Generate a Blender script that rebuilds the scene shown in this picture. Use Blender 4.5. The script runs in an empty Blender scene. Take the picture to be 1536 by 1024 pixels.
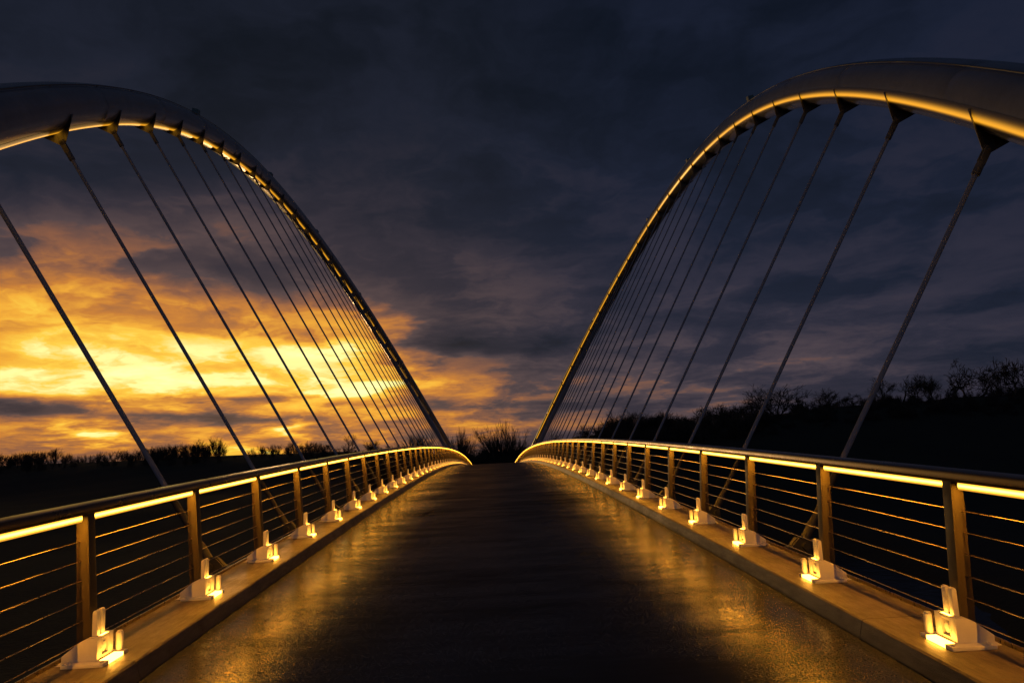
import bpy, bmesh, math, random
from mathutils import Vector, Matrix

# ------------------------------------------------------------------ camera
scene = bpy.context.scene
col = scene.collection
CAM = Vector((-0.03857, -45.2748, 0.46720))
RIGHT = Vector((0.99853897, -0.02745853, -0.04653973))
UP = Vector((0.04134303, -0.16636636, 0.98519693))
FWD = Vector((0.03479471, 0.98568162, 0.16498808))
cd = bpy.data.cameras.new('camera')
cd.lens = 24.0
cd.sensor_width = 36.0
cd.clip_start = 0.05
cd.clip_end = 9000
cam = bpy.data.objects.new('camera', cd)
cam.matrix_world = Matrix(((RIGHT.x, UP.x, -FWD.x, CAM.x), (RIGHT.y, UP.y, -FWD.y, CAM.y),
                           (RIGHT.z, UP.z, -FWD.z, CAM.z), (0, 0, 0, 1)))
col.objects.link(cam)
scene.camera = cam
scene.view_settings.view_transform = 'Standard'
scene.view_settings.look = 'None'
scene.view_settings.exposure = 0
scene.view_settings.gamma = 1
scene.cycles.use_denoising = True
scene.cycles.max_bounces = 6
scene.cycles.sample_clamp_indirect = 2.0
scene.cycles.sample_clamp_direct = 8.0

# ------------------------------------------------------------------ sky
SUN_AZ, SUN_EL = -18.0, 3.0


def lin(c):
    return tuple(((v / 255) / 12.92 if v / 255 <= 0.04045 else ((v / 255 + 0.055) / 1.055) ** 2.4) for v in c)


class NT:
    """small helper that writes node trees"""
    def __init__(self, tree):
        self.t = tree
        tree.nodes.clear()

    def n(self, typ, **kw):
        nd = self.t.nodes.new(typ)
        for k, v in kw.items():
            setattr(nd, k, v)
        return nd

    def put(self, sock, v):
        if isinstance(v, bpy.types.NodeSocket):
            self.t.links.new(v, sock)
        else:
            sock.default_value = v

    def m(self, op, a, b=0.0, c=0.0, clamp=False):
        nd = self.n('ShaderNodeMath', operation=op, use_clamp=clamp)
        for s, v in zip(nd.inputs, (a, b, c)):
            self.put(s, v)
        return nd.outputs[0]

    def v(self, op, a, b=(0, 0, 0)):
        nd = self.n('ShaderNodeVectorMath', operation=op)
        self.put(nd.inputs[0], a)
        if op == 'SCALE':
            self.put(nd.inputs['Scale'], b)
        else:
            self.put(nd.inputs[1], b)
        return nd.outputs['Value'] if op in ('DOT_PRODUCT', 'LENGTH') else nd.outputs[0]

    def xyz(self, x, y, z=0.0):
        nd = self.n('ShaderNodeCombineXYZ')
        for s, v in zip(nd.inputs, (x, y, z)):
            self.put(s, v)
        return nd.outputs[0]

    def noise(self, vec, scale, detail=4.0, rough=0.55, dist=0.0):
        nd = self.n('ShaderNodeTexNoise')
        self.put(nd.inputs['Vector'], vec)
        self.put(nd.inputs['Scale'], scale)
        self.put(nd.inputs['Detail'], detail)
        self.put(nd.inputs['Roughness'], rough)
        self.put(nd.inputs['Distortion'], dist)
        return nd.outputs[0]

    def ramp(self, fac, stops):
        nd = self.n('ShaderNodeValToRGB')
        self.put(nd.inputs[0], fac)
        el = nd.color_ramp.elements
        while len(el) < len(stops):
            el.new(0.5)
        for e, (p, c) in zip(el, stops):
            e.position = p
            e.color = (*c[:3], 1)
        return nd.outputs[0]

    def maprange(self, v, a, b, c=0.0, d=1.0, smooth=False):
        nd = self.n('ShaderNodeMapRange', interpolation_type='SMOOTHSTEP' if smooth else 'LINEAR')
        for s, x in zip(nd.inputs, (v, a, b, c, d)):
            self.put(s, x)
        return nd.outputs[0]

    def mix(self, fac, a, b, blend='MIX'):
        nd = self.n('ShaderNodeMix', data_type='RGBA', blend_type=blend)
        self.put(nd.inputs[0], fac)
        for s, x in ((nd.inputs[6], a), (nd.inputs[7], b)):
            self.put(s, x if isinstance(x, bpy.types.NodeSocket) else (*x[:3], 1))
        return nd.outputs[2]


world = bpy.data.worlds.new('World')
scene.world = world
world.use_nodes = True
W = NT(world.node_tree)
tc = W.n('ShaderNodeTexCoord').outputs['Generated']
sp = W.n('ShaderNodeSeparateXYZ')
W.put(sp.inputs[0], tc)
dx, dy, dz = sp.outputs
az0 = W.m('MULTIPLY', W.m('ARCTAN2', dx, dy), 57.29578)
el0 = W.m('MULTIPLY', W.m('ARCSINE', dz), 57.29578)
# clouds lie on a layer overhead, so they flatten into streaks towards the horizon
inv = W.m('DIVIDE', 1.0, W.m('ADD', W.m('MAXIMUM', dz, 0.0), 0.17))
plane = W.xyz(W.m('MULTIPLY', dx, inv), W.m('MULTIPLY', dy, inv), 0.7)
w1 = W.noise(W.v('ADD', plane, (3.1, 7.7, 0.0)), 1.3, 5.0, 0.6)
w2 = W.noise(W.v('ADD', plane, (13.4, 1.7, 4.0)), 1.6, 5.0, 0.6)
az = W.m('ADD', az0, W.m('MULTIPLY', W.m('SUBTRACT', w1, 0.5), 14.0))
el = W.m('ADD', el0, W.m('MULTIPLY', W.m('SUBTRACT', w2, 0.5), W.m('MULTIPLY_ADD', el0, 0.16, 2.6)))
pos = W.xyz(az, el)
# (azimuth, elevation, spread in azimuth, spread in elevation, strength)
GLOW = [
    (-27, 6.5, 24, 7.5, 0.55), (-20, 7.2, 10, 2.0, 0.20), (-7, 9.5, 7, 3.2, 0.15), (-1, 2.4, 13, 3.2, 0.20),
    (20, 5.0, 17, 5.0, 0.17), (-12, 6.0, 8, 4.0, 0.11), (-22, 17, 18, 5.5, 0.16), (-38, 9, 9, 4, 0.14), (4, 13, 40, 9, 0.08), (-34, 12, 15, 4.0, 0.22),
    (-35, 4.7, 7, 0.9, -0.34), (-22, 5.3, 7, 0.35, -0.22), (-20, 3.9, 8, 0.65, -0.34), (-2, 9.6, 4.5, 1.3, -0.34),
    (6, 9.2, 5, 1.0, -0.16), (3, 4.0, 8, 0.45, -0.16), (-20, 15.0, 7, 2.0, -0.12), (-6, 7.6, 4, 0.9, -0.18),
    (-30, 2.7, 2.4, 0.6, 0.36), (-35, 6.6, 6, 1.2, 0.16), (-32, 8.8, 8, 0.9, 0.12), (-15.6, 2.9, 1.6, 1.0, 0.40), (-12.5, 9.2, 4.0, 0.55, 0.36), (-12.3, 5.9, 4.5, 0.6, 0.42),
    (-20.5, 1.4, 2.0, 0.6, 0.40), (-24, 7.2, 4.5, 0.7, 0.26),
]
t = W.m('MULTIPLY_ADD', W.m('MAXIMUM', el0, 0.0), -0.0022, 0.13)
for (a, e, sa, se, g) in GLOW:
    q = W.v('MULTIPLY', W.v('SUBTRACT', pos, (a, e, 0)), (1 / sa, 1 / se, 0))
    t = W.m('MULTIPLY_ADD', W.m('POWER', 0.36788, W.v('DOT_PRODUCT', q, q)), g, t)
cl = W.noise(W.v('ADD', plane, W.v('SCALE', W.xyz(w1, w2, 0.0), 0.7)), 2.5, 6.0, 0.55)
fine = W.noise(W.v('MULTIPLY', plane, (1.0, 1.6, 1.0)), 6.0, 6.0, 0.6)
amp = W.m('MULTIPLY_ADD', W.m('MINIMUM', W.m('MAXIMUM', t, 0.0), 1.0), 0.54, 0.215)
cl = W.m('MULTIPLY_ADD', W.maprange(cl, 0.36, 0.64, 0.0, 1.0, True), 0.5, W.m('MULTIPLY', cl, 0.5))
t = W.m('MULTIPLY_ADD', W.m('SUBTRACT', cl, 0.5), W.m('MULTIPLY', amp, 0.72), t)
t = W.m('MULTIPLY_ADD', W.m('SUBTRACT', fine, 0.5), W.m('MULTIPLY', amp, 0.26), t)
# low in the west the cloud is drawn out into long thin streaks
streak = W.noise(W.xyz(W.m('MULTIPLY', az, 0.07), W.m('MULTIPLY', el, 0.85), 2.0), 1.0, 5.0, 0.6)
low = W.m('MULTIPLY', W.maprange(el0, 3.0, 11.0, 1.0, 0.0, True), W.m('MINIMUM', W.m('MAXIMUM', t, 0.0), 0.9))
t = W.m('MULTIPLY_ADD', W.m('SUBTRACT', streak, 0.5), W.m('MULTIPLY', low, 0.75), t)
skycol = W.ramp(t, [(0.0, lin((12, 17, 27))), (0.12, lin((26, 30, 44))), (0.25, lin((48, 44, 55))), (0.38, lin((80, 65, 68))),
                    (0.5, lin((142, 92, 66))), (0.62, lin((200, 126, 54))), (0.74, lin((243, 172, 56))),
                    (0.88, lin((255, 208, 72))), (1.0, lin((255, 240, 150)))])
cool = W.mix(W.maprange(az0, -6.0, 18.0, 0.0, 1.0, True), (1, 1, 1), (0.88, 0.98, 1.16))
skycol = W.mix(1.0, skycol, cool, 'MULTIPLY')
hot = W.m('MULTIPLY_ADD', W.m('MAXIMUM', W.m('SUBTRACT', t, 0.97), 0.0), 2.2, 1.0)
skycol = W.mix(1.0, skycol, W.xyz(hot, hot, hot), 'MULTIPLY')
# the eastern sky behind the camera still holds a pale grey-blue dusk
east = W.maprange(dy, 0.1, -0.6, 0.0, 1.0, True)
skycol = W.mix(1.0, skycol, W.v('SCALE', (0.027, 0.032, 0.049), east), 'ADD')
ns = W.n('ShaderNodeTexSky', sky_type='NISHITA', sun_disc=False)
ns.sun_elevation = math.radians(SUN_EL)
ns.sun_rotation = math.radians(SUN_AZ)
bg1 = W.n('ShaderNodeBackground')
W.put(bg1.inputs[0], skycol)
bg1.inputs[1].default_value = 1.0
bg2 = W.n('ShaderNodeBackground')
W.put(bg2.inputs[0], ns.outputs[0])
bg2.inputs[1].default_value = 0.002
ad = W.n('ShaderNodeAddShader')
W.put(ad.inputs[0], bg1.outputs[0])
W.put(ad.inputs[1], bg2.outputs[0])
W.put(W.n('ShaderNodeOutputWorld').inputs[0], ad.outputs[0])

sl = bpy.data.lights.new('sun', 'SUN')
sl.energy = 0.25
sl.angle = math.radians(6)
sl.color = (1.0, 0.55, 0.22)
so = bpy.data.objects.new('sun', sl)
sa, se = math.radians(SUN_AZ), math.radians(SUN_EL)
sundir = Vector((math.sin(sa) * math.cos(se), math.cos(sa) * math.cos(se), math.sin(se)))
so.rotation_euler = (-sundir).to_track_quat('-Z', 'Y').to_euler()
so.location = sundir * 300
col.objects.link(so)


def at(px, py, depth):
    """the point at a distance ahead of the camera seen at a pixel of the 1536 x 1024 photograph"""
    return CAM + depth * (FWD + RIGHT * ((px - 768) / 1024) + UP * ((512 - py) / 1024))


# ------------------------------------------------------------------ materials
def principled(name, base=(0.5, 0.5, 0.5), rough=0.5, metal=0.0):
    m = bpy.data.materials.new(name)
    m.use_nodes = True
    N = NT(m.node_tree)
    b = N.n('ShaderNodeBsdfPrincipled')
    b.inputs['Base Color'].default_value = (*base, 1)
    b.inputs['Roughness'].default_value = rough
    b.inputs['Metallic'].default_value = metal
    N.put(N.n('ShaderNodeOutputMaterial').inputs[0], b.outputs[0])
    return m, N, b


def bump(N, b, h, strength, dist):
    bp = N.n('ShaderNodeBump')
    bp.inputs['Strength'].default_value = strength
    bp.inputs['Distance'].default_value = dist
    N.put(bp.inputs['Height'], h)
    N.put(b.inputs['Normal'], bp.outputs[0])


def worn(name, base, var, rough, rvar, metal=0.0, scale=6.0, bs=0.15, bd=0.004, grain=95.0):
    """a surface with blotchy colour, uneven gloss and a fine grain"""
    m, N, b = principled(name, base, rough, metal)
    co = N.n('ShaderNodeTexCoord').outputs['Object']
    n1 = N.noise(co, scale, 6.0, 0.62)
    n2 = N.noise(co, scale * 5, 4.0, 0.6)
    f = N.m('ADD', N.m('MULTIPLY', n1, 0.7), N.m('MULTIPLY', n2, 0.3))
    N.put(b.inputs['Base Color'], N.ramp(f, [(0.3, tuple(c * (1 - var) for c in base)), (0.7, tuple(min(1, c * (1 + var)) for c in base))]))
    N.put(b.inputs['Roughness'], N.maprange(n1, 0.3, 0.7, max(0.05, rough - rvar), min(1, rough + rvar)))
    bump(N, b, N.m('ADD', N.noise(co, grain, 3.0, 0.7), N.m('MULTIPLY', n2, 0.6)), bs, bd)
    return m


M_ARCH = worn('arch paint', (0.23, 0.245, 0.285), 0.14, 0.22, 0.04, 0.0, 1.3, 0.05, 0.004, 30)
M_FIN = worn('fin paint', (0.12, 0.122, 0.13), 0.2, 0.5, 0.08, 0.0, 4, 0.1, 0.003, 60)
M_ROD, _n, _b = principled('hanger steel', (0.29, 0.32, 0.40), 0.7)
_b.inputs['Specular IOR Level'].default_value = 0.15
M_SOCKET = worn('socket steel', (0.030, 0.031, 0.034), 0.2, 0.6, 0.1, 0.0, 8, 0.1, 0.002, 80)
M_RAIL = worn('handrail steel', (0.085, 0.062, 0.042), 0.2, 0.30, 0.06, 0.8, 3, 0.02, 0.0006, 60)
M_POST = worn('post paint', (0.055, 0.040, 0.022), 0.25, 0.6, 0.1, 0.0, 9, 0.12, 0.002, 140)
M_WIRE = worn('wire steel', (0.34, 0.29, 0.23), 0.15, 0.3, 0.06, 0.9, 30, 0.1, 0.001, 300)
M_SHOE = worn('white paint', (0.82, 0.78, 0.72), 0.06, 0.42, 0.08, 0.0, 14, 0.08, 0.002, 160)
M_BOX = worn('box paint', (0.10, 0.20, 0.24), 0.2, 0.5, 0.1, 0.0, 10, 0.1, 0.002, 100)
M_GIRDER = worn('girder paint', (0.20, 0.20, 0.21), 0.2, 0.5, 0.1, 0.0, 2, 0.1, 0.004, 40)
M_BARK = worn('bark', (0.045, 0.036, 0.028), 0.3, 0.9, 0.05, 0.0, 3, 0.3, 0.01, 30)
M_DEBRIS = worn('twig bark', (0.03, 0.025, 0.02), 0.3, 0.8, 0.1, 0.0, 40, 0.3, 0.002, 300)
M_GROUND = worn('grass ground', (0.016, 0.018, 0.010), 0.5, 0.95, 0.04, 0.0, 0.15, 0.6, 0.15, 3.0)
M_PATH = worn('asphalt path', (0.05, 0.05, 0.05), 0.3, 0.8, 0.1, 0.0, 1.0, 0.3, 0.006, 60)


for nd in M_ARCH.node_tree.nodes:
    if nd.type == 'BSDF_PRINCIPLED':
        nd.inputs['Specular IOR Level'].default_value = 0.38


def kerb_mat():
    m, N, b = principled('kerb concrete', (0.28, 0.24, 0.19), 0.5)
    co = N.n('ShaderNodeTexCoord').outputs['Object']
    n1 = N.noise(co, 1.7, 8.0, 0.62)
    n2 = N.noise(N.v('MULTIPLY', co, (9.0, 1.6, 9.0)), 3.0, 6.0, 0.65)
    gr = N.noise(co, 150.0, 3.0, 0.7)
    f = N.m('ADD', N.m('MULTIPLY', n1, 0.55), N.m('MULTIPLY', n2, 0.45))
    N.put(b.inputs['Base Color'], N.mix(N.maprange(gr, 0.35, 0.68, 0.0, 0.6),
                                        N.ramp(f, [(0.3, (0.045, 0.034, 0.027)), (0.5, (0.115, 0.088, 0.066)), (0.72, (0.20, 0.155, 0.118))]), (0.09, 0.075, 0.06)))
    N.put(b.inputs['Roughness'], N.maprange(f, 0.35, 0.65, 0.62, 0.36))
    bump(N, b, N.m('ADD', gr, N.m('MULTIPLY', n2, 1.2)), 0.7, 0.005)
    return m


def asphalt_mat():
    m, N, b = principled('wet deck surface', (0.03, 0.03, 0.032), 0.4)
    co = N.n('ShaderNodeTexCoord').outputs['Object']
    # the surface was brushed across the deck: broad damp streaks run from kerb to kerb
    warp = N.noise(co, 0.8, 3.0, 0.5)
    cw = N.v('ADD', N.v('MULTIPLY', co, (0.35, 1.7, 1.0)), N.xyz(0.0, N.m('MULTIPLY', warp, 0.7), 0.0))
    st = N.noise(cw, 1.5, 7.0, 0.62)
    st2 = N.noise(N.v('MULTIPLY', co, (0.5, 9.0, 1.0)), 2.0, 4.0, 0.6)
    patch = N.noise(co, 0.55, 5.0, 0.6)
    gr = N.noise(co, 95.0, 2.0, 0.7)
    gr2 = N.n('ShaderNodeTexVoronoi', feature='F1')
    N.put(gr2.inputs['Vector'], co)
    gr2.inputs['Scale'].default_value = 75.0
    f = N.m('ADD', N.m('MULTIPLY', st, 0.6), N.m('MULTIPLY', patch, 0.4))
    f = N.m('MULTIPLY_ADD', N.m('SUBTRACT', st2, 0.5), 0.22, f)
    basec = N.ramp(N.m('MULTIPLY_ADD', N.m('SUBTRACT', gr, 0.5), 0.5, f),
                   [(0.20, (0.020, 0.022, 0.026)), (0.55, (0.036, 0.039, 0.046)), (0.85, (0.060, 0.062, 0.066))])
    h = N.m('ADD', N.m('MULTIPLY', gr, 0.8), N.m('MULTIPLY', gr2.outputs['Distance'], 0.9))
    bp = N.n('ShaderNodeBump')
    bp.inputs['Strength'].default_value = 0.16
    bp.inputs['Distance'].default_value = 0.003
    N.put(bp.inputs['Height'], h)
    N.t.nodes.remove(b)
    df = N.n('ShaderNodeBsdfDiffuse')
    gl = N.n('ShaderNodeBsdfGlossy')
    N.put(df.inputs['Color'], basec)
    N.put(gl.inputs['Roughness'], N.maprange(f, 0.36, 0.64, 0.24, 0.14))
    for q in (df, gl):
        N.put(q.inputs['Normal'], bp.outputs[0])
    sx = N.n('ShaderNodeSeparateXYZ')
    N.put(sx.inputs[0], co)
    gutter = N.maprange(N.m('MULTIPLY_ADD', N.m('SUBTRACT', patch, 0.5), 1.6, N.m('ABSOLUTE', sx.outputs[0])), 1.15, 2.55, 0.0, 1.0, True)
    # a thin broken film of water: more of it in the brushed hollows, none on the stone tips
    fr = N.n('ShaderNodeFresnel')
    fr.inputs['IOR'].default_value = 1.33
    cover = N.m('MULTIPLY', N.maprange(f, 0.34, 0.66, 0.16, 0.50), N.m('MULTIPLY_ADD', gutter, 2.7, 1.1))
    film = N.m('MULTIPLY', N.m('MULTIPLY', cover, N.m('MINIMUM', fr.outputs[0], 0.24)), N.maprange(gr, 0.37, 0.65, 0.0, 2.4), clamp=True)
    mx = N.n('ShaderNodeMixShader')
    N.put(mx.inputs[0], film)
    N.put(mx.inputs[1], df.outputs[0])
    N.put(mx.inputs[2], gl.outputs[0])
    N.put([q for q in N.t.nodes if q.type == 'OUTPUT_MATERIAL'][0].inputs[0], mx.outputs[0])
    return m


def river_mat():
    m, N, b = principled('river water', (0.010, 0.012, 0.014), 0.12)
    co = N.n('ShaderNodeTexCoord').outputs['Object']
    h = N.m('ADD', N.noise(N.v('MULTIPLY', co, (1.0, 1.8, 1.0)), 1.1, 4.0, 0.6), N.m('MULTIPLY', N.noise(co, 0.25, 2.0, 0.5), 1.5))
    bump(N, b, h, 0.35, 0.10)
    b.inputs['IOR'].default_value = 1.33
    b.inputs['Specular IOR Level'].default_value = 0.08
    return m


def lamp_mat(name, colour, strength, mid=None):
    m = bpy.data.materials.new(name)
    m.use_nodes = True
    N = NT(m.node_tree)
    e = N.n('ShaderNodeEmission')
    e.inputs[0].default_value = (*colour, 1)
    # an LED line is never quite even: gentle variation along its length
    co = N.n('ShaderNodeTexCoord').outputs['Object']
    st = N.maprange(N.noise(co, 3.0, 2.0, 0.5), 0.3, 0.7, strength * 0.85, strength * 1.15)
    if mid is not None:        # the diffuser is brightest along the row of diodes behind its middle
        sz = N.n('ShaderNodeSeparateXYZ')
        N.put(sz.inputs[0], co)
        q = N.m('DIVIDE', N.m('SUBTRACT', sz.outputs[2], mid), 0.0095)
        st = N.m('MULTIPLY_ADD', N.m('POWER', 0.36788, N.m('MULTIPLY', q, q)), st, 0.95)
    N.put(e.inputs[1], st)
    N.put(N.n('ShaderNodeOutputMaterial').inputs[0], e.outputs[0])
    return m


HR = 1.104                      # handrail height over the kerb
M_KERB = kerb_mat()
M_DECK = asphalt_mat()
M_RIVER = river_mat()
M_LED = lamp_mat('amber strip light', (1.0, 0.42, 0.036), 17.0, HR - 0.101)
M_LEDDOWN = lamp_mat('amber strip light lens', (1.0, 0.365, 0.018), 70.0)
def arch_sheen():  # reflection on the arch tube, painted as emission that fades across the band
    m = bpy.data.materials.new('painted arch sheen')
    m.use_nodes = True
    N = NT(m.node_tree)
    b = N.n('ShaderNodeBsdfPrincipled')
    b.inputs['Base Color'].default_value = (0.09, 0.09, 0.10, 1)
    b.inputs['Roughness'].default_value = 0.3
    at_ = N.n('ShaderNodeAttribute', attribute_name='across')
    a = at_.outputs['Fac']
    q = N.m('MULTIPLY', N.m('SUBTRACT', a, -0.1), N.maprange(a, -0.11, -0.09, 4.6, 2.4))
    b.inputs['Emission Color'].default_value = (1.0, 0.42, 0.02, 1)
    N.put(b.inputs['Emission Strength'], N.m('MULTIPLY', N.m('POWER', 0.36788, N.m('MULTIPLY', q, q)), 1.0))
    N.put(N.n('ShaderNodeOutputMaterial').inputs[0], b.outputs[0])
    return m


M_ARCHSHEEN = arch_sheen()
M_LENS = lamp_mat('amber shoe lamp', (1.0, 0.42, 0.045), 30.0)


for q in (M_LED, M_LEDDOWN, M_LENS):
    q.cycles.emission_sampling = 'FRONT'
M_ARCHSHEEN.cycles.emission_sampling = 'NONE'


# ------------------------------------------------------------------ mesh helpers
class MB:
    def __init__(self):
        self.v, self.f = [], []

    def add(self, verts, faces):
        o = len(self.v)
        self.v.extend([tuple(p) for p in verts])
        self.f.extend([tuple(i + o for i in fc) for fc in faces])

    def box(self, x0, x1, y0, y1, z0, z1):
        self.prism([(x0, z0), (x1, z0), (x1, z1), (x0, z1)], y0, y1)

    def prism(self, poly, y0, y1, fn=None):
        """a polygon in x-z pushed along y"""
        n = len(poly)
        vs = [(x, y0, z) for x, z in poly] + [(x, y1, z) for x, z in poly]
        if fn:
            vs = [fn(p) for p in vs]
        fs = [tuple(range(n)), tuple(range(2 * n - 1, n - 1, -1))]
        fs += [(i, n + i, n + (i + 1) % n, (i + 1) % n) for i in range(n)]
        self.add(vs, fs)

    def sweep(self, rings, closed_ends=True):
        """join a list of equal rings of points"""
        n = len(rings[0])
        vs = [p for r in rings for p in r]
        fs = []
        for k in range(len(rings) - 1):
            a, b = k * n, (k + 1) * n
            for i in range(n):
                j = (i + 1) % n
                fs.append((a + i, b + i, b + j, a + j))
        if closed_ends:
            fs.append(tuple(range(n)))
            fs.append(tuple(range(len(vs) - 1, len(vs) - n - 1, -1)))
        self.add(vs, fs)

    def tube(self, pts, radii, sides=8, caps=True):
        pts = [Vector(p) for p in pts]
        rings = []
        ref = None
        for i, p in enumerate(pts):
            d = (pts[min(i + 1, len(pts) - 1)] - pts[max(i - 1, 0)]).normalized()
            if ref is None:
                ref = Vector((1, 0, 0)) if abs(d.x) < 0.8 else Vector((0, 0, 1))
            a = d.cross(ref).normalized()
            b = d.cross(a)
            ref = b.cross(d) * -1 if False else ref
            r = radii[i] if hasattr(radii, '__len__') else radii
            rings.append([p + (a * math.cos(2 * math.pi * k / sides) + b * math.sin(2 * math.pi * k / sides)) * r for k in range(sides)])
        self.sweep(rings, caps)

    def mesh(self, name, mat, smooth=None, bevel=0.0):
        me = bpy.data.meshes.new(name)
        me.from_pydata(self.v, [], self.f)
        bm = bmesh.new()
        bm.from_mesh(me)
        if bevel:
            bmesh.ops.remove_doubles(bm, verts=bm.verts, dist=1e-5)
        bmesh.ops.recalc_face_normals(bm, faces=bm.faces)
        if bevel:
            eds = [e for e in bm.edges if len(e.link_faces) == 2 and e.calc_face_angle() > 0.5]
            bmesh.ops.bevel(bm, geom=eds, offset=bevel, offset_type='OFFSET', segments=2, profile=0.6, affect='EDGES', clamp_overlap=True)
        bm.to_mesh(me)
        bm.free()
        if smooth is not None:
            me.shade_smooth()
            me.set_sharp_from_angle(angle=math.radians(smooth))
        me.materials.append(mat)
        return me

    def build(self, name, mat, parent=None, smooth=None, bevel=0.0):
        return link(name, self.mesh(name, mat, smooth, bevel), parent)


def link(name, me, parent=None):
    o = bpy.data.objects.new(name, me)
    col.objects.link(o)
    if parent:
        o.parent = parent
    return o


def tag(o, label=None, cat=None, group=None, kind=None):
    for k, v in (('label', label), ('category', cat), ('group', group), ('kind', kind)):
        if v:
            o[k] = v
    return o


def empty(name, loc=(0, 0, 0)):
    o = bpy.data.objects.new(name, None)
    o.location = loc
    o.empty_display_size = 0.3
    col.objects.link(o)
    return o


def seq(a, b, step):
    n = max(1, round((b - a) / step))
    return [a + (b - a) * i / n for i in range(n + 1)]


# ------------------------------------------------------------------ bridge geometry
K = 0.0006                     # the deck is a shallow hump
XE, XK, XO = 2.551, 2.631, 3.19  # deck edge, kerb shoulder, kerb outer edge
ZK = 0.13                      # kerb height
XP, XR = 2.959, 3.059          # post foot, post head
SP = 1.82674                   # post spacing
Y_POST = {-1: -40.0135, 1: -40.6478}
Y_ROD = {-1: -35.05, 1: -35.82}
XC = 4.08                      # foot of the hanger rods
Y0, Y1 = -62.0, 66.0


def zd(y):
    return -K * y * y


# ------------------------------------------------------------------ ground
RIDGE = [(-60, -4.5), (-12, -4.0), (12, -2.5)]
for px, py in ((890, 656), (930, 651), (1000, 644), (1060, 637), (1120, 630), (1200, 617), (1260, 611), (1310, 607), (1400, 600),
               (1450, 592), (1536, 588), (1700, 570), (2000, 560)):
    p = at(px, py, 120)
    RIDGE.append((p.x, p.z))


def lerp(tab, x):
    if x <= tab[0][0]:
        return tab[0][1]
    for (a, va), (b, vb) in zip(tab, tab[1:]):
        if x <= b:
            u = (x - a) / (b - a)
            return va + (vb - va) * u
    return tab[-1][1]


def sstep(a, b, x):
    u = min(1.0, max(0.0, (x - a) / (b - a)))
    return u * u * (3 - 2 * u)


def ground_z(x, y):
    r = lerp(RIDGE, x)
    z = -7.2 + (r + 7.2) * sstep(18, 76, y)
    left = sstep(10, -60, x)
    z += left * sstep(90, 190, y) * 9.4
    z += (1 - left) * sstep(60, 0, x) * sstep(80, 130, y) * 1.5
    # river bed on the right, passing under the bridge behind the camera
    cx = 17 - 0.012 * (y - 5) ** 2
    dist = abs(x - cx)
    chan = (1 - sstep(5, 11, dist)) * (1 - sstep(2, 26, y - 0.12 * (x - 20)))
    z -= 2.6 * chan
    # banks that carry the two ends of the bridge
    for ya, yb in ((58, 70), (-56, -68)):
        z_b = -2.75
        s = sstep(ya, yb, y) * (1 - sstep(5, 14, abs(x)))
        z = z * (1 - s) + max(z, z_b) * s
    h = math.sin(x * 0.31 + 1.3) * math.cos(y * 0.27) * 0.12 + math.sin(x * 0.11 - y * 0.07) * 0.2
    return z + h * min(1.0, abs(x) / 12 + max(0, abs(y) - 70) / 30)


def axis(inner, step, outer):
    a = seq(-inner, inner, step)
    s, x = step, inner
    while x < outer:
        s *= 1.28
        x += s
        a = [-x] + a + [x]
    return a


gx = axis(130, 3.0, 4500)
gy = [y + 60 for y in axis(180, 3.0, 4500)]
g = MB()
g.v = [(x, y, ground_z(x, y)) for y in gy for x in gx]
nx = len(gx)
g.f = [(j * nx + i, j * nx + i + 1, (j + 1) * nx + i + 1, (j + 1) * nx + i) for j in range(len(gy) - 1) for i in range(nx - 1)]
tag(g.build('ground', M_GROUND, None, 60), kind='structure')
r = MB()
r.add([(-25, -110, -7.9), (75, -110, -7.9), (75, 40, -7.9), (-25, 40, -7.9)], [(0, 1, 2, 3)])
tag(r.build('river', M_RIVER), kind='structure')
for ya, yb in ((Y1 + 0.02, 160), (-150, Y0 - 0.02)):
    p = MB()
    ys = seq(ya, yb, 2)
    for a, b in zip(ys, ys[1:]):
        za, zb = max(ground_z(0, a) + 0.05, -2.7), max(ground_z(0, b) + 0.05, -2.7)
        if ya > 0:
            za, zb = max(za, zd(Y1) - 0.03 * (a - Y1)), max(zb, zd(Y1) - 0.03 * (b - Y1))
        p.add([(-2.6, a, za), (2.6, a, za), (2.6, b, zb), (-2.6, b, zb)], [(0, 1, 2, 3)])
    tag(p.build('path', M_PATH), kind='structure')

# ------------------------------------------------------------------ bridge deck
deck = empty('bridge_deck', (0, 0, 0))
tag(deck, 'wet dark footbridge deck rising between two low concrete kerbs', 'footbridge deck')
ys = seq(Y0, Y1, 0.8)
b = MB()
b.sweep([[(-XE - 0.03, y, zd(y)), (XE + 0.03, y, zd(y)), (XE + 0.03, y, zd(y) - 0.1), (-XE - 0.03, y, zd(y) - 0.1)] for y in ys])
b.build('walkway', M_DECK, deck, 30)
for s in (-1, 1):
    b = MB()
    edges = seq(Y0, Y1, 2 * SP)
    for a, c in zip(edges, edges[1:]):
        prof = [(XE + 0.036, -0.1), (XE + 0.040, 0.012), (XK - 0.010, ZK - 0.014), (XK + 0.004, ZK - 0.003), (XK + 0.03, ZK), (XO - 0.02, ZK), (XO, ZK - 0.02), (XO, -0.42), (XE + 0.3, -0.42)]
        st = seq(a + 0.004, c - 0.004, 0.61)
        b.sweep([[(s * x, y, z + zd(y)) for x, z in prof] for y in st])
    b.build('kerb', M_KERB, deck, 30)
    # thin steel drip edge that stands just above the kerb's outer arris
    b = MB()
    b.sweep([[(s * x, y, z + zd(y)) for x, z in ((XO + 0.003, 0.0), (XO + 0.012, 0.0), (XO + 0.012, ZK + 0.02), (XO + 0.003, ZK + 0.02))] for y in ys])
    b.build('edge_trim', M_WIRE, deck)
b = MB()
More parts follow.
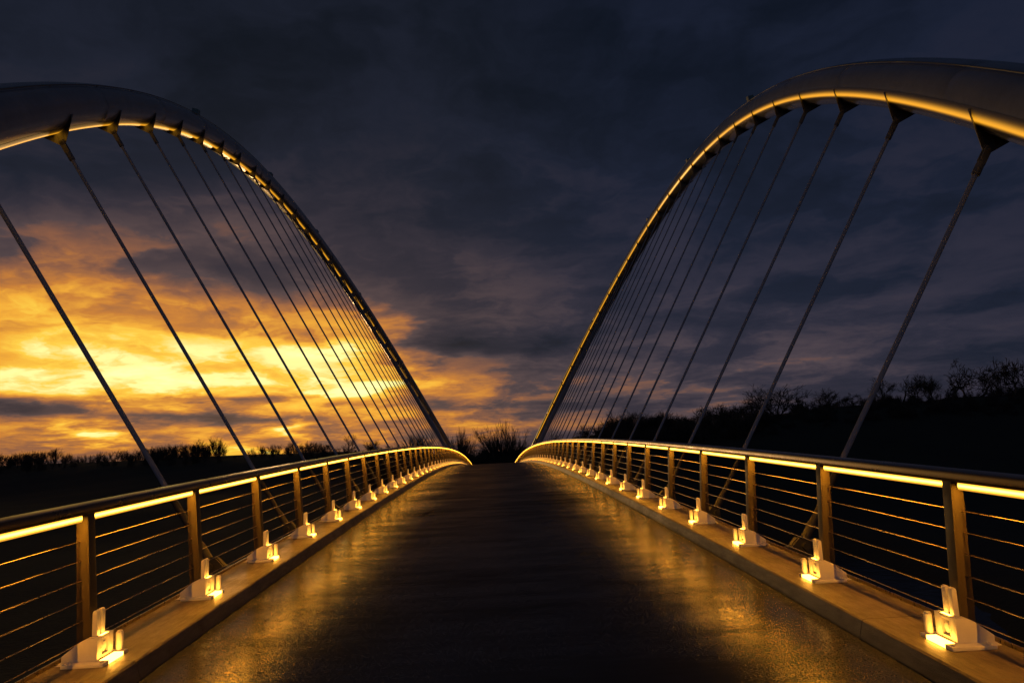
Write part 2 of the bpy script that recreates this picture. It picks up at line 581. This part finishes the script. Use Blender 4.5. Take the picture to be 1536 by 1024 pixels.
b.sweep([[(x, y, z + zd(y)) for x, z in ((-2.5, -0.104), (2.5, -0.104), (2.3, -0.5), (1.2, -1.15), (-1.2, -1.15), (-2.3, -0.5))] for y in ys])
b.build('girder', M_GIRDER, deck, 30)

# ------------------------------------------------------------------ railings
# cast shoe that holds each post: x runs outward, y along the bridge
sh = MB()
sh.prism([(-0.17, 0.0), (0.12, 0.0), (0.12, 0.024), (-0.17, 0.024)], -0.165, 0.165)
sh.prism([(0.1203, 0.0), (0.20, 0.0), (0.15, 0.03), (0.1203, 0.024)], -0.10, 0.10)
for y0_, y1_ in ((-0.105, -0.055), (0.055, 0.105)):
    sh.prism([(-0.095, 0.0245), (0.15, 0.0245), (0.15, 0.066), (0.03, 0.155), (-0.02, 0.178), (-0.095, 0.178)], y0_, y1_)
wall = [(-0.0947, 0.0245), (-0.068, 0.0245), (-0.068, 0.170), (-0.0947, 0.170)]
sh.prism(wall, -0.0547, -0.041)
sh.prism(wall, 0.041, 0.0547)
sh.prism([(-0.0945, 0.0245), (-0.068, 0.0245), (-0.068, 0.050), (-0.0945, 0.050)], -0.0408, 0.0408)
sh.prism([(-0.0945, 0.152), (-0.068, 0.152), (-0.068, 0.170), (-0.0945, 0.170)], -0.0408, 0.0408)
sh.prism([(-0.068, 0.0246), (-0.03, 0.0246), (-0.03, 0.174), (-0.0675, 0.174)], -0.0545, 0.0545)
# two prongs that clasp the post's inner face
for y0_ in (-0.052, 0.012):
    pr = [(-0.062, 0.176)]
    for k in range(7):
        a = math.pi * k / 6
        pr.append((-0.045 - 0.017 * math.cos(a), 0.335 + 0.020 * math.sin(a)))
    pr += [(-0.026, 0.176)]
    sh.prism(pr, y0_, y0_ + 0.040)
# round lug on the far side of the plate
lug = [(-0.135 + 0.026 * math.cos(2 * math.pi * k / 14), 0.118 + 0.026 * math.sin(2 * math.pi * k / 14)) for k in range(14)]
for zz0, zz1, rr in ((0.0243, 0.155, 0.026), (0.155, 0.166, 0.020)):
    sh.sweep([[(-0.128 + rr * math.cos(2 * math.pi * k / 14), 0.128 + rr * math.sin(2 * math.pi * k / 14), z) for k in range(14)] for z in (zz0, zz1)])
for bx, by in ((-0.145, -0.135), (0.085, -0.135), (0.085, 0.135)):
    sh.sweep([[(bx + 0.013 * math.cos(math.pi * k / 3), by + 0.013 * math.sin(math.pi * k / 3), z) for k in range(6)] for z in (0.0242, 0.036)])
SHOE = {}
LENS = {}
POST = {}
LEDM = {}
ln = MB()
ln.prism([(-0.178, 0.003), (-0.1703, 0.003), (-0.1703, 0.0243), (-0.112, 0.0243), (-0.112, 0.029), (-0.178, 0.029)], -0.105, 0.085)
ln2 = MB()  # second lens, added on top of the shoe to brighten the prongs
ln2.prism([(-0.0935, 0.1703), (-0.067, 0.1703), (-0.067, 0.181), (-0.0935, 0.181)], -0.046, 0.046)
sh.sweep([[(x, rr_ * 0.026 * math.cos(2 * math.pi * k / 16), 0.102 + rr_ * 0.038 * math.sin(2 * math.pi * k / 16)) for k in range(16)] for x, rr_ in ((-0.0684, 1.0), (-0.084, 1.0), (-0.089, 0.8))])
po = MB()
ph = HR - 0.062
tilt = XR - XP
po.prism([(-0.022, 0.0245), (0.0, 0.0245), (tilt - 0.022, ph), (tilt - 0.044, ph)], -0.045, 0.045)
po.prism([(0.0003, 0.0245), (0.085, 0.0245), (tilt + 0.045, ph), (tilt - 0.0217, ph)], -0.036, 0.036)


def mirrored(mb, s):
    if s > 0:
        return mb
    o = MB()
    o.v = [(-x, y, z) for x, y, z in mb.v]
    o.f = [tuple(reversed(f)) for f in mb.f]
    return o


for s in (-1, 1):
    SHOE[s] = mirrored(sh, s).mesh('post_shoe', M_SHOE, 35, 0.005)
    LENS[s] = [mirrored(q, s).mesh('shoe_lamp', M_SHOE) for q in (ln, ln2)]
    for q in LENS[s]:
        q.materials.append(M_LENS)
        for pg in q.polygons:
            if pg.normal.z > 0.9 or (pg.normal.x * s < -0.9 and pg.center.x * s < -0.17):
                pg.material_index = 1
    POST[s] = mirrored(po, s).mesh('post', M_POST, 35, 0.003)
    led = MB()
    zt = HR - 0.080
    led.prism([(-0.042, zt - 0.044), (-0.038, zt - 0.048), (-0.034, zt - 0.048), (-0.034, zt - 0.016), (0.018, zt - 0.016), (0.018, zt), (-0.042, zt)], 0.055, SP - 0.055)
    LEDM[s] = mirrored(led, s).mesh('glow_strip', M_LED)
    LEDM[s].materials.append(M_LEDDOWN)
    LEDM[s].materials.append(M_POST)
    for pg in LEDM[s].polygons:      # the lens recessed underneath throws most of the light straight down
        if pg.normal.z < -0.9 and pg.center.z > zt - 0.03:
            pg.material_index = 1
        elif pg.normal.x * s > 0.3 or abs(pg.normal.y) > 0.9 or pg.normal.z > 0.5:
            pg.material_index = 2    # the housing

WIRES = [0.83, 0.693, 0.556, 0.419, 0.282, 0.145]
for s in (-1, 1):
    side = 'left' if s < 0 else 'right'
    rail = empty('railing', (s * XP, 0, ZK))
    tag(rail, ('steel railing along the left kerb, its handrail glowing amber, in front of the sunset' if s < 0 else
               'steel railing along the right kerb, its handrail glowing amber, in front of the dark hill'), 'railing', 'lit railings of the footbridge')
    off = Vector((-s * XP, 0, -ZK))

    def place(o):
        o.location = o.location + off
        return o
    # handrail: a flat rounded steel section
    prof = []
    for cx_, cz_, a0 in ((0.078, 0.022, 0), (0.078, -0.014, 270), (-0.038, -0.034, 180), (-0.038, 0.010, 90)):
        pass
    prof = [(-0.062, -0.058), (-0.062, -0.024), (-0.056, -0.012), (-0.040, -0.006), (0.060, 0.0), (0.078, -0.004), (0.084, -0.014),
            (0.084, -0.050), (0.078, -0.060), (0.020, -0.060), (0.020, -0.0795), (-0.046, -0.0795), (-0.050, -0.060)]
    b = MB()
    b.sweep([[(s * (XR + x), y, ZK + HR + zd(y) + z) for x, z in prof] for y in ys])
    place(b.build('handrail', M_RAIL, rail, 35))
    for i, h in enumerate(WIRES):
        b = MB()
        x = XP + tilt * h / HR + 0.032
        b.tube([(s * x, y, ZK + h + zd(y)) for y in ys], 0.0040, 6)
        place(b.build('wire', M_WIRE, rail, 60))
    y = Y_POST[s]
    while y - SP > Y0 + 1:
        y -= SP
    while y < Y1 - 1:
        sl_ = math.atan(-2 * K * y)
        base = Vector((s * XP, y, ZK + zd(y)))
        pst = link('post', POST[s], rail)
        pst.location = base
        place(pst)
        shoe = link('post_shoe', SHOE[s], pst)
        shoe.rotation_euler = (sl_, 0, 0)
        for q in LENS[s]:
            lens = link('shoe_lamp', q, pst)
            lens.rotation_euler = (sl_, 0, 0)
        if y + SP < Y1 - 1:
            ym = y + SP / 2
            st = link('glow_strip', LEDM[s], rail)
            st.location = Vector((s * XR, y, ZK + zd(y)))
            st.rotation_euler = (math.atan((zd(y + SP) - zd(y)) / SP), 0, 0)
            place(st)
        y += SP

# ------------------------------------------------------------------ arches
LEAN, LA, HA, YM, ZB, XA = 0.46554, 52.084, 20.851, 7.816, -0.761, 5.532


def arch_p(y, s):
    z = ZB + HA * (1 - ((y - YM) / LA) ** 2)
    return Vector((s * (XA + LEAN * z), y, z))


def arch_t(y, s):
    dz_ = -2 * HA * (y - YM) / LA ** 2
    return Vector((s * LEAN * dz_, 1, dz_)).normalized()


def arch_r(y):
    return 0.57 + 0.0011 * (y - 0)


def arch_frame(y, s):
    """centre, radius, tangent, the side that looks at the deck, and the crown"""
    c, tt = arch_p(y, s), arch_t(y, s)
    crown = Vector((s * LEAN, 0, 1)).normalized()
    crown = (crown - tt * crown.dot(tt)).normalized()
    inner = tt.cross(crown)
    if inner.x * s > 0:
        inner = -inner
    return c, arch_r(y), tt, inner.normalized(), crown


ORD = ['first', 'second', 'third', 'fourth', 'fifth', 'sixth', 'seventh', 'eighth', 'ninth', 'tenth', 'eleventh', 'twelfth', 'thirteenth', 'fourteenth']
NROD = 24
for s in (-1, 1):
    arch = empty('bridge_arch', arch_p(YM, s))
    tag(arch, ('outward leaning tubular steel arch on the left, curving up against the sunset' if s < 0 else
               'outward leaning tubular steel arch on the right, against dark clouds above the hill'), 'bridge arch', 'arches of the footbridge')
    off = -arch_p(YM, s)

    def place(o):
        o.location = o.location + off
        return o
    ya = seq(YM - LA * 1.16, YM + LA * 1.16, 0.75)
    seams = [YM + k * 6.1 for k in range(-9, 10)]
    rings_y = sorted(ya + [q + d for q in seams for d in (-0.022, -0.010, 0.010, 0.022)])
    rings = []
    for y in rings_y:
        c, rad, tt, inn, cr = arch_frame(y, s)
        if any(abs(y - q) < 0.012 for q in seams):
            rad -= 0.004
        rings.append([c + (inn * math.cos(2 * math.pi * k / 56) + cr * math.sin(2 * math.pi * k / 56)) * rad for k in range(56)])
    b = MB()
    b.sweep(rings)
    place(b.build('tube', M_ARCH, arch, 18))
    # amber reflection painted by emission along each arch, low between fins on the left
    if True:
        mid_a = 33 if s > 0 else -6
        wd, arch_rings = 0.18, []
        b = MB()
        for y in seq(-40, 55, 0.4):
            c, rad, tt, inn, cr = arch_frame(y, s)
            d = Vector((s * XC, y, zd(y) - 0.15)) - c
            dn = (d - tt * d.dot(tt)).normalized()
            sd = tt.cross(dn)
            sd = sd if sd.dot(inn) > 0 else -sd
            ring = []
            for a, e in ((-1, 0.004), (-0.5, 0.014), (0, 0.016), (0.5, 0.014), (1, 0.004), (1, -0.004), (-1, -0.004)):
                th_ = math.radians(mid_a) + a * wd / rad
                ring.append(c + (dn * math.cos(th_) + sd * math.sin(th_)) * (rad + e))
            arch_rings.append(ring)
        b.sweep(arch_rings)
        me = b.mesh('glow_strip', M_ARCHSHEEN, 60)
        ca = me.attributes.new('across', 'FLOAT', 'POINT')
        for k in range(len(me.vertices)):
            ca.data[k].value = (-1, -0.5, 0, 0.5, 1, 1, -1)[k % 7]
        place(link('glow_strip', me, arch))
    # inspection cable clipped along the upper inner side
    th = math.radians(33)
    b = MB()
    pts = []
    for y in ya:
        c, rad, tt, inn, cr = arch_frame(y, s)
        pts.append(c + (inn * math.cos(th) + cr * math.sin(th)) * (rad + 0.035))
    b.tube(pts, 0.016, 6)
    for y in ya[::4]:
        c, rad, tt, inn, cr = arch_frame(y, s)
        d = inn * math.cos(th) + cr * math.sin(th)
        b.tube([c + d * (rad - 0.02), c + d * (rad + 0.05)], 0.012, 5)
    place(b.build('safety_cable', M_FIN, arch, 60))
    # small boxes on the upper side
    for y in ((-16.4, -0.5, 12.5, 26.0, 40.0) if s < 0 else (-15.6, -0.5, 12.5, 26.0, 40.0)):
        c, rad, tt, inn, cr = arch_frame(y, s)
        th2 = math.radians(52)
        d = inn * math.cos(th2) + cr * math.sin(th2)
        e = tt.cross(d)
        b = MB()
        o = c + d * (rad + 0.04)
        mat = Matrix((e, tt, d)).transposed()
        m2 = MB()
        m2.prism([(-0.13, 0), (0.13, 0), (0.13, 0.17), (0.09, 0.21), (-0.13, 0.21)], -0.2, 0.2)
        m2.prism([(-0.06, -0.08), (0.06, -0.08), (0.06, -0.001), (-0.06, -0.001)], -0.1, 0.1)
        m2.v = [tuple(o + mat @ Vector(v)) for v in m2.v]
        place(m2.build('junction_box', M_BOX, arch, 30))
    for i in range(NROD):
        y = Y_ROD[s] + 2 * SP * i
        c, rad, tt, inn, cr = arch_frame(y, s)
        foot = Vector((s * XC, y, zd(y) - 0.15))
        d = foot - c
        dn = (d - tt * d.dot(tt)).normalized()
        side = tt.cross(dn)
        if side.dot(inn) < 0:
            side = -side
        tip = c + d.normalized() * rad * 1.75
        # gusset in the tube's cross-section: hugs the lower inner quarter
        arc = []
        for k in range(13):
            a = math.radians(48 - (48 + 74) * k / 12)
            arc.append(c + (dn * math.cos(a) + side * math.sin(a)) * (rad - 0.012))
        a0, a1 = arc[0], arc[-1]
        tipd = (tip - c)
        lo = tip + (side * 0.055)
        lo2 = tip - (side * 0.055)
        up1 = a0 + (a0 - c).normalized() * 0.05 - side * 0.0
        poly = arc + [a1 + (a1 - c).normalized() * 0.06, lo2 + dn * 0.03, lo + dn * 0.03, up1]
        b = MB()
        n = len(poly)
        w = tt * 0.016
        vs = [p - w for p in poly] + [p + w for p in poly]
        fs = [(k, n + k, n + (k + 1) % n, (k + 1) % n) for k in range(n)]
        cen = len(vs)
        # faces: fan strips between the arc and the outer edge
        outer = []
        seg = [up1, lo + dn * 0.03, lo2 + dn * 0.03, a1 + (a1 - c).normalized() * 0.06]
        ln_ = [0.0]
        for q0, q1 in zip(seg, seg[1:]):
            ln_.append(ln_[-1] + (q1 - q0).length)
        vs, fs = [], []
        inner_pts, outer_pts = arc, []
        for k in range(13):
            u = ln_[-1] * k / 12
            for q in range(3):
                if u <= ln_[q + 1] + 1e-9:
                    f_ = (u - ln_[q]) / max(1e-9, ln_[q + 1] - ln_[q])
                    outer_pts.append(seg[q] + (seg[q + 1] - seg[q]) * f_)
                    break
        # snap the two corners of the tip so the outline stays crisp
        kt = min(range(13), key=lambda k: (outer_pts[k] - seg[1]).length)
        outer_pts[kt] = seg[1]
        kt2 = kt + 1 if kt < 12 else kt
        outer_pts[kt2] = seg[2]
        rings = []
        for ip, op in zip(inner_pts, outer_pts):
            rings.append([ip - w, op - w, op + w, ip + w])
        b.sweep(rings)
        place(b.build('hanger_fin', M_FIN, arch))
        # ------------------------------------------------ the rod itself: a thing of its own
        rod = empty('hanger_rod', foot)
        end = 'left' if s < 0 else 'right'
        if i < 14:
            lab = '%s steel hanger rod counted from the photo\'s %s edge, hung from the %s arch' % (ORD[i], end, end)
        else:
            lab = 'thin hanger rod in the close bunch beside the far foot of the %s arch' % end
        tag(rod, lab, 'hanger rod', 'hanger rods of the %s arch' % end)
        ax = (tip - foot).normalized()
        L = (tip - foot).length
        k1, k2 = 1.25, L - 0.42
        b = MB()
        b.tube([ax * k1, ax * (L * 0.5), ax * k2], 0.036, 16)
        b.build('rod', M_ROD, rod, 50)
        b = MB()
        b.tube([ax * (k2 - 0.05), ax * (k2 - 0.03), ax * (k2 + 0.16), ax * (k2 + 0.22)], [0.045, 0.06, 0.06, 0.04], 12)
        fw = Vector((0, 1, 0)) if abs(tt.y) < 2 else tt
        fw = tt
        lat = ax.cross(fw).normalized()
        for q in (-1, 1):
            o0 = ax * (k2 + 0.17) + fw * (0.037 * q)
            o1 = ax * (L + 0.07) + fw * (0.037 * q)
            b.add([o0 + lat * 0.05 - fw * 0.014, o0 - lat * 0.05 - fw * 0.014, o1 - lat * 0.05 - fw * 0.014, o1 + lat * 0.05 - fw * 0.014,
                   o0 + lat * 0.05 + fw * 0.014, o0 - lat * 0.05 + fw * 0.014, o1 - lat * 0.05 + fw * 0.014, o1 + lat * 0.05 + fw * 0.014],
                  [(0, 1, 2, 3), (7, 6, 5, 4), (0, 4, 5, 1), (1, 5, 6, 2), (2, 6, 7, 3), (3, 7, 4, 0)])
        b.tube([ax * L - fw * 0.075, ax * L + fw * 0.075], 0.036, 12)
        b.build('upper_clevis', M_FIN, rod, 40)
        b = MB()
        b.tube([ax * 0.10, ax * 0.12, ax * 0.34, ax * 0.40, ax * 1.12, ax * 1.16, ax * 1.24, ax * 1.27], [0.03, 0.062, 0.062, 0.047, 0.047, 0.060, 0.060, 0.038], 12)
        b.build('lower_socket', M_SOCKET, rod, 40)
        # outrigger under the kerb that the rod pulls on
        b = MB()
        zf = zd(y)
        for q in (-1, 1):
            b.prism([(s * 2.9, zf - 0.46), (s * 4.16, zf - 0.30), (s * 4.16, zf - 0.08), (s * 4.02, zf - 0.02), (s * 3.90, zf - 0.14), (s * 2.9, zf - 0.20)], y - 0.075 + q * 0.032, y - 0.045 + q * 0.032 + 0.06 * (q > 0))
        b.tube([(s * XC, y - 0.16, zf - 0.13), (s * XC, y + 0.16, zf - 0.13)], 0.045, 12)
        b.tube([(s * 3.0, y - 0.03, zf - 0.55), (s * 3.95, y - 0.03, zf - 0.22)], 0.05, 8)
        b.build('outrigger', M_SOCKET, deck, 30)

# ------------------------------------------------------------------ twig lying on the deck
tw = MB()
p0 = Vector((-0.98, -28.9, zd(-28.9)))
R_ = random.Random(4)
pts = [Vector((-1.62, -31.55, 0)), Vector((-1.52, -31.5, 0)), Vector((-1.42, -31.44, 0.012)), Vector((-1.34, -31.30, 0.03)), Vector((-1.27, -31.22, 0.035))]
org = Vector((pts[2].x, pts[2].y, zd(pts[2].y)))
tw.tube([p - Vector((org.x, org.y, -0.010)) for p in pts], [0.004, 0.008, 0.011, 0.010, 0.012], 6)
tw.tube([Vector((-0.08, -0.04, 0.012)), Vector((0.0, -0.11, 0.012)), Vector((0.05, -0.13, 0.01))], [0.006, 0.005, 0.003], 5)
two = tw.build('fallen_twig', M_DEBRIS, None, 60)
two.location = org
tag(two, 'small dark twig lying on the wet deck near the left kerb', 'twig')


# ------------------------------------------------------------------ trees
def grow(rng, wood, twigs, p, d, L, r, depth, P):
    n = 4 if depth > 1 else 3
    pts, rad = [p.copy()], [r]
    dirs = []
    for k in range(n):
        d = (d + Vector((rng.gauss(0, 1), rng.gauss(0, 1), rng.gauss(0, 1))) * P['wob'] + Vector((0, 0, P['up']))).normalized()
        p = p + d * (L / n)
        pts.append(p.copy())
        dirs.append(d.copy())
        rad.append(max(P['rmin'], r * (1 - 0.45 * (k + 1) / n)))
    (wood if depth >= P['depth'] - 0 else twigs).tube(pts, rad, 5 if depth >= P['depth'] else 3, False)
    if depth <= 0:
        return
    for j in range(rng.randint(*P['kids'])):
        k = rng.randint(max(1, n - 2 - (depth < P['depth'])), n)
        ang = math.radians(rng.uniform(*P['ang']))
        ref = dirs[k - 1]
        s1 = ref.orthogonal().normalized()
        s1.rotate(Matrix.Rotation(rng.uniform(0, 6.283), 3, ref))
        nd = (ref * math.cos(ang) + s1 * math.sin(ang)).normalized()
        grow(rng, wood, twigs, pts[k], nd, L * rng.uniform(*P['len']), max(P['rmin'], rad[k] * 0.7), depth - 1, P)


KIND = {
    'round': dict(wob=0.15, up=0.05, rmin=0.014, depth=4, kids=(3, 5), ang=(18, 52), len=(0.62, 0.84), stems=4, lean=52, first=0.30),
    'gnarled': dict(wob=0.34, up=0.03, rmin=0.024, depth=5, kids=(2, 4), ang=(25, 75), len=(0.6, 0.85), stems=1, lean=15, first=0.30),
    'broom': dict(wob=0.10, up=0.10, rmin=0.011, depth=3, kids=(4, 6), ang=(10, 32), len=(0.55, 0.8), stems=9, lean=34, first=0.42),
    'fan': dict(wob=0.07, up=0.05, rmin=0.010, depth=3, kids=(4, 6), ang=(7, 26), len=(0.5, 0.74), stems=18, lean=58, first=0.45),
    'vase': dict(wob=0.10, up=0.09, rmin=0.010, depth=4, kids=(3, 5), ang=(14, 38), len=(0.6, 0.8), stems=2, lean=10, first=0.30),
}


def tree_mb(seed, kind, h, w):
    rng = random.Random(seed)
    P = KIND[kind]
    wood, twigs = MB(), MB()
    for k in range(P['stems']):
        a = rng.uniform(0, 6.283)
        le = math.radians(rng.uniform(0.2, 1.0) * P['lean'])
        d = Vector((math.sin(le) * math.cos(a), math.sin(le) * math.sin(a), math.cos(le)))
        grow(rng, wood, twigs, Vector((d.x * 0.1, d.y * 0.1, -0.3)), d, P['first'] * 6, 0.16 if P['stems'] == 1 else 0.09, P['depth'], P)
    zs = [v[2] for v in twigs.v]
    xs = sorted(math.hypot(v[0], v[1]) for v in twigs.v)
    fz = h / max(zs)
    fx = (w / 2) / xs[int(len(xs) * 0.96)]
    for m in (wood, twigs):
        m.v = [(v[0] * fx, v[1] * fx, v[2] * fz) for v in m.v]
    return wood, twigs


# (photo x, base y, top y, width in px, distance, kind, label)
TREES = [
    (1165, 632, 570, 100, 118, 'round', 'wide round bare tree on the hill, behind the second rod from the right'),
    (1243, 616, 580, 46, 119, 'round', 'small bare tree on the hill between two taller ones, left of the first right rod'),
    (1325, 610, 562, 66, 117, 'vase', 'spreading bare tree on the hill just right of the first right rod'),
    (1376, 602, 556, 34, 120, 'vase', 'narrow upright bare tree on the hill, left of the gnarled pair'),
    (1424, 602, 537, 84, 116, 'gnarled', 'tallest gnarled bare tree on the hill, left of its crooked neighbour'),
    (1468, 594, 537, 56, 118, 'gnarled', 'thin crooked bare tree on the hill beside the tallest gnarled tree'),
    (1518, 592, 533, 72, 117, 'gnarled', 'gnarled bare tree at the right end of the hill by the photo edge'),
    (1078, 640, 604, 44, 121, 'gnarled', 'low crooked bare tree on the hill left of the wide round tree'),
    (934, 656, 610, 62, 112, 'broom', 'broom shaped bare shrub above the right handrail, where the hill begins'),
    (988, 650, 618, 60, 114, 'broom', 'bushy bare shrub on the hill next to the broom shaped shrub'),
    (1034, 644, 622, 46, 116, 'broom', 'small bare shrub low on the hill, left of the crooked tree'),
    (1352, 606, 562, 50, 119, 'gnarled', 'crooked bare tree on the hill between the spreading tree and the narrow upright one'),
    (1398, 603, 560, 44, 121, 'round', 'low round bare tree on the hill at the left foot of the tallest gnarled tree'),
    (1446, 596, 550, 48, 122, 'gnarled', 'bare tree on the hill filling the gap behind the two gnarled trees'),
    (1494, 593, 546, 50, 121, 'round', 'round bare tree on the hill just left of the gnarled tree at the photo edge'),
    (1118, 638, 604, 50, 122, 'round', 'small round bare tree on the hill just left of the wide round tree'),
    (1206, 624, 592, 46, 121, 'gnarled', 'low bare tree on the hill just right of the wide round tree'),
    (1282, 612, 588, 40, 121, 'gnarled', 'low scrubby bare tree on the hill touching the first right rod from the left'),
    (757, 694, 627, 92, 150, 'fan', 'fan shaped bare tree standing beyond the middle of the bridge'),
    (688, 694, 638, 56, 155, 'fan', 'bare tree rising just right of the left arch\'s far foot'),
    (822, 688, 642, 40, 150, 'vase', 'faint bare tree behind the far foot of the right arch'),
    (626, 690, 645, 56, 190, 'fan', 'bare tree behind the bunched rods of the left arch'),
    (325, 694, 652, 24, 215, 'broom', 'upright bare tree on the left skyline beside the bright gap in the woodland'),
    (296, 694, 656, 26, 218, 'vase', 'thin bare tree on the left skyline, left of the upright tree by the gap'),
    (520, 690, 650, 34, 205, 'vase', 'bare tree on the left skyline under the brightest cloud gap'),
    (560, 690, 657, 28, 205, 'broom', 'low bare tree on the left skyline above the handrail bend'),
    (82, 706, 668, 20, 225, 'broom', 'small bare tree poking above the woodland at far left'),
]
for i, (px, pb, pt, pw, D, kind, lab) in enumerate(TREES):
    base = at(px, pb, D)
    gz = ground_z(base.x, base.y)
    top = at(px, pt, D).z
    h = max(2.0, top - gz)
    wood, twigs = tree_mb(100 + i, kind, h, pw / 1024 * D)
    tr = empty('bare_shrub' if kind in ('broom', 'fan') else 'bare_tree', (base.x, base.y, gz))
    tag(tr, lab, 'tree', 'bare trees on the skyline')
    wood.build('trunk', M_BARK, tr, 60)
    twigs.build('crown', M_BARK, tr, 60)


def mass(name, label, spots, kinds, seeds):
    protos = [tree_mb(s_, k_, 1.0, 1.0) for s_, k_ in zip(seeds, kinds)]
    rng = random.Random(hash(name) % 1000 if False else len(name) * 7)
    o = MB()
    for (x, y, z, h, w) in spots:
        wood, tw_ = rng.choice(protos)
        a = rng.uniform(0, 6.283)
        ca, sa_ = math.cos(a), math.sin(a)
        for m in (wood, tw_):
            o.add([((v[0] * ca - v[1] * sa_) * w + x, (v[0] * sa_ + v[1] * ca) * w + y, v[2] * h + z) for v in m.v], m.f)
    ob = o.build(name, M_BARK)
    tag(ob, label, 'woodland', None, 'stuff')
    return ob


KIND['bush'] = dict(wob=0.25, up=0.02, rmin=0.006, depth=3, kids=(4, 5), ang=(20, 70), len=(0.6, 0.85), stems=5, lean=60, first=0.30)
KIND['sapling'] = dict(wob=0.10, up=0.08, rmin=0.006, depth=3, kids=(4, 5), ang=(12, 34), len=(0.5, 0.75), stems=2, lean=14, first=0.45)
for kk in ('bush', 'sapling'):
    KIND[kk]['rmin'] = 0.022
rng = random.Random(11)
# left skyline: top of the woodland seen at these photo points
TOPL = [(-150, 680), (-40, 678), (0, 678), (60, 676), (120, 680), (160, 676), (200, 672), (240, 668), (280, 663), (330, 664), (345, 684), (362, 684), (375, 668), (420, 664), (470, 662), (500, 667), (560, 668), (620, 666), (660, 668)]
spots = []
for k in range(620):
    px = rng.uniform(-150, 665)
    D = rng.uniform(195, 260)
    p = at(px, lerp(TOPL, px) + rng.uniform(-3, 16), D)
    gz = ground_z(p.x, p.y)
    h = p.z - gz
    if h < 1.0:
        continue
    spots.append((p.x, p.y, gz - 0.2, h, h * rng.uniform(0.5, 0.9)))
mass('woodland', 'long dark bare woodland on the left skyline below the sunset', spots, ['sapling', 'sapling', 'bush', 'bush'], [1, 2, 3, 4])
spots = []
TOPC = [(560, 678), (660, 672), (700, 664), (730, 668), (760, 664), (800, 662), (840, 660), (890, 652), (920, 646)]
for k in range(150):
    px = rng.uniform(560, 920)
    D = rng.uniform(128, 170)
    p = at(px, lerp(TOPC, px) + rng.uniform(-4, 20), D)
    gz = ground_z(p.x, p.y)
    h = p.z - gz
    if h < 0.8:
        continue
    spots.append((p.x, p.y, gz - 0.2, h, h * rng.uniform(0.8, 1.3)))
mass('thicket', 'dense dark thicket beyond the far end of the bridge', spots, ['bush', 'bush', 'sapling'], [5, 6, 7])
spots = []
for k in range(330):
    px = rng.uniform(880, 1640)
    D = rng.uniform(104, 124)
    p = at(px, 600, D)
    gz = ground_z(p.x, p.y)
    h = rng.uniform(0.8, 2.4) * (1.7 if px < 1130 else 0.9)
    spots.append((p.x, p.y, gz - 0.2, h, h * rng.uniform(0.9, 1.8)))
mass('scrub', 'low dark scrub along the crest of the right hill', spots, ['bush', 'bush', 'bush'], [8, 9, 10])
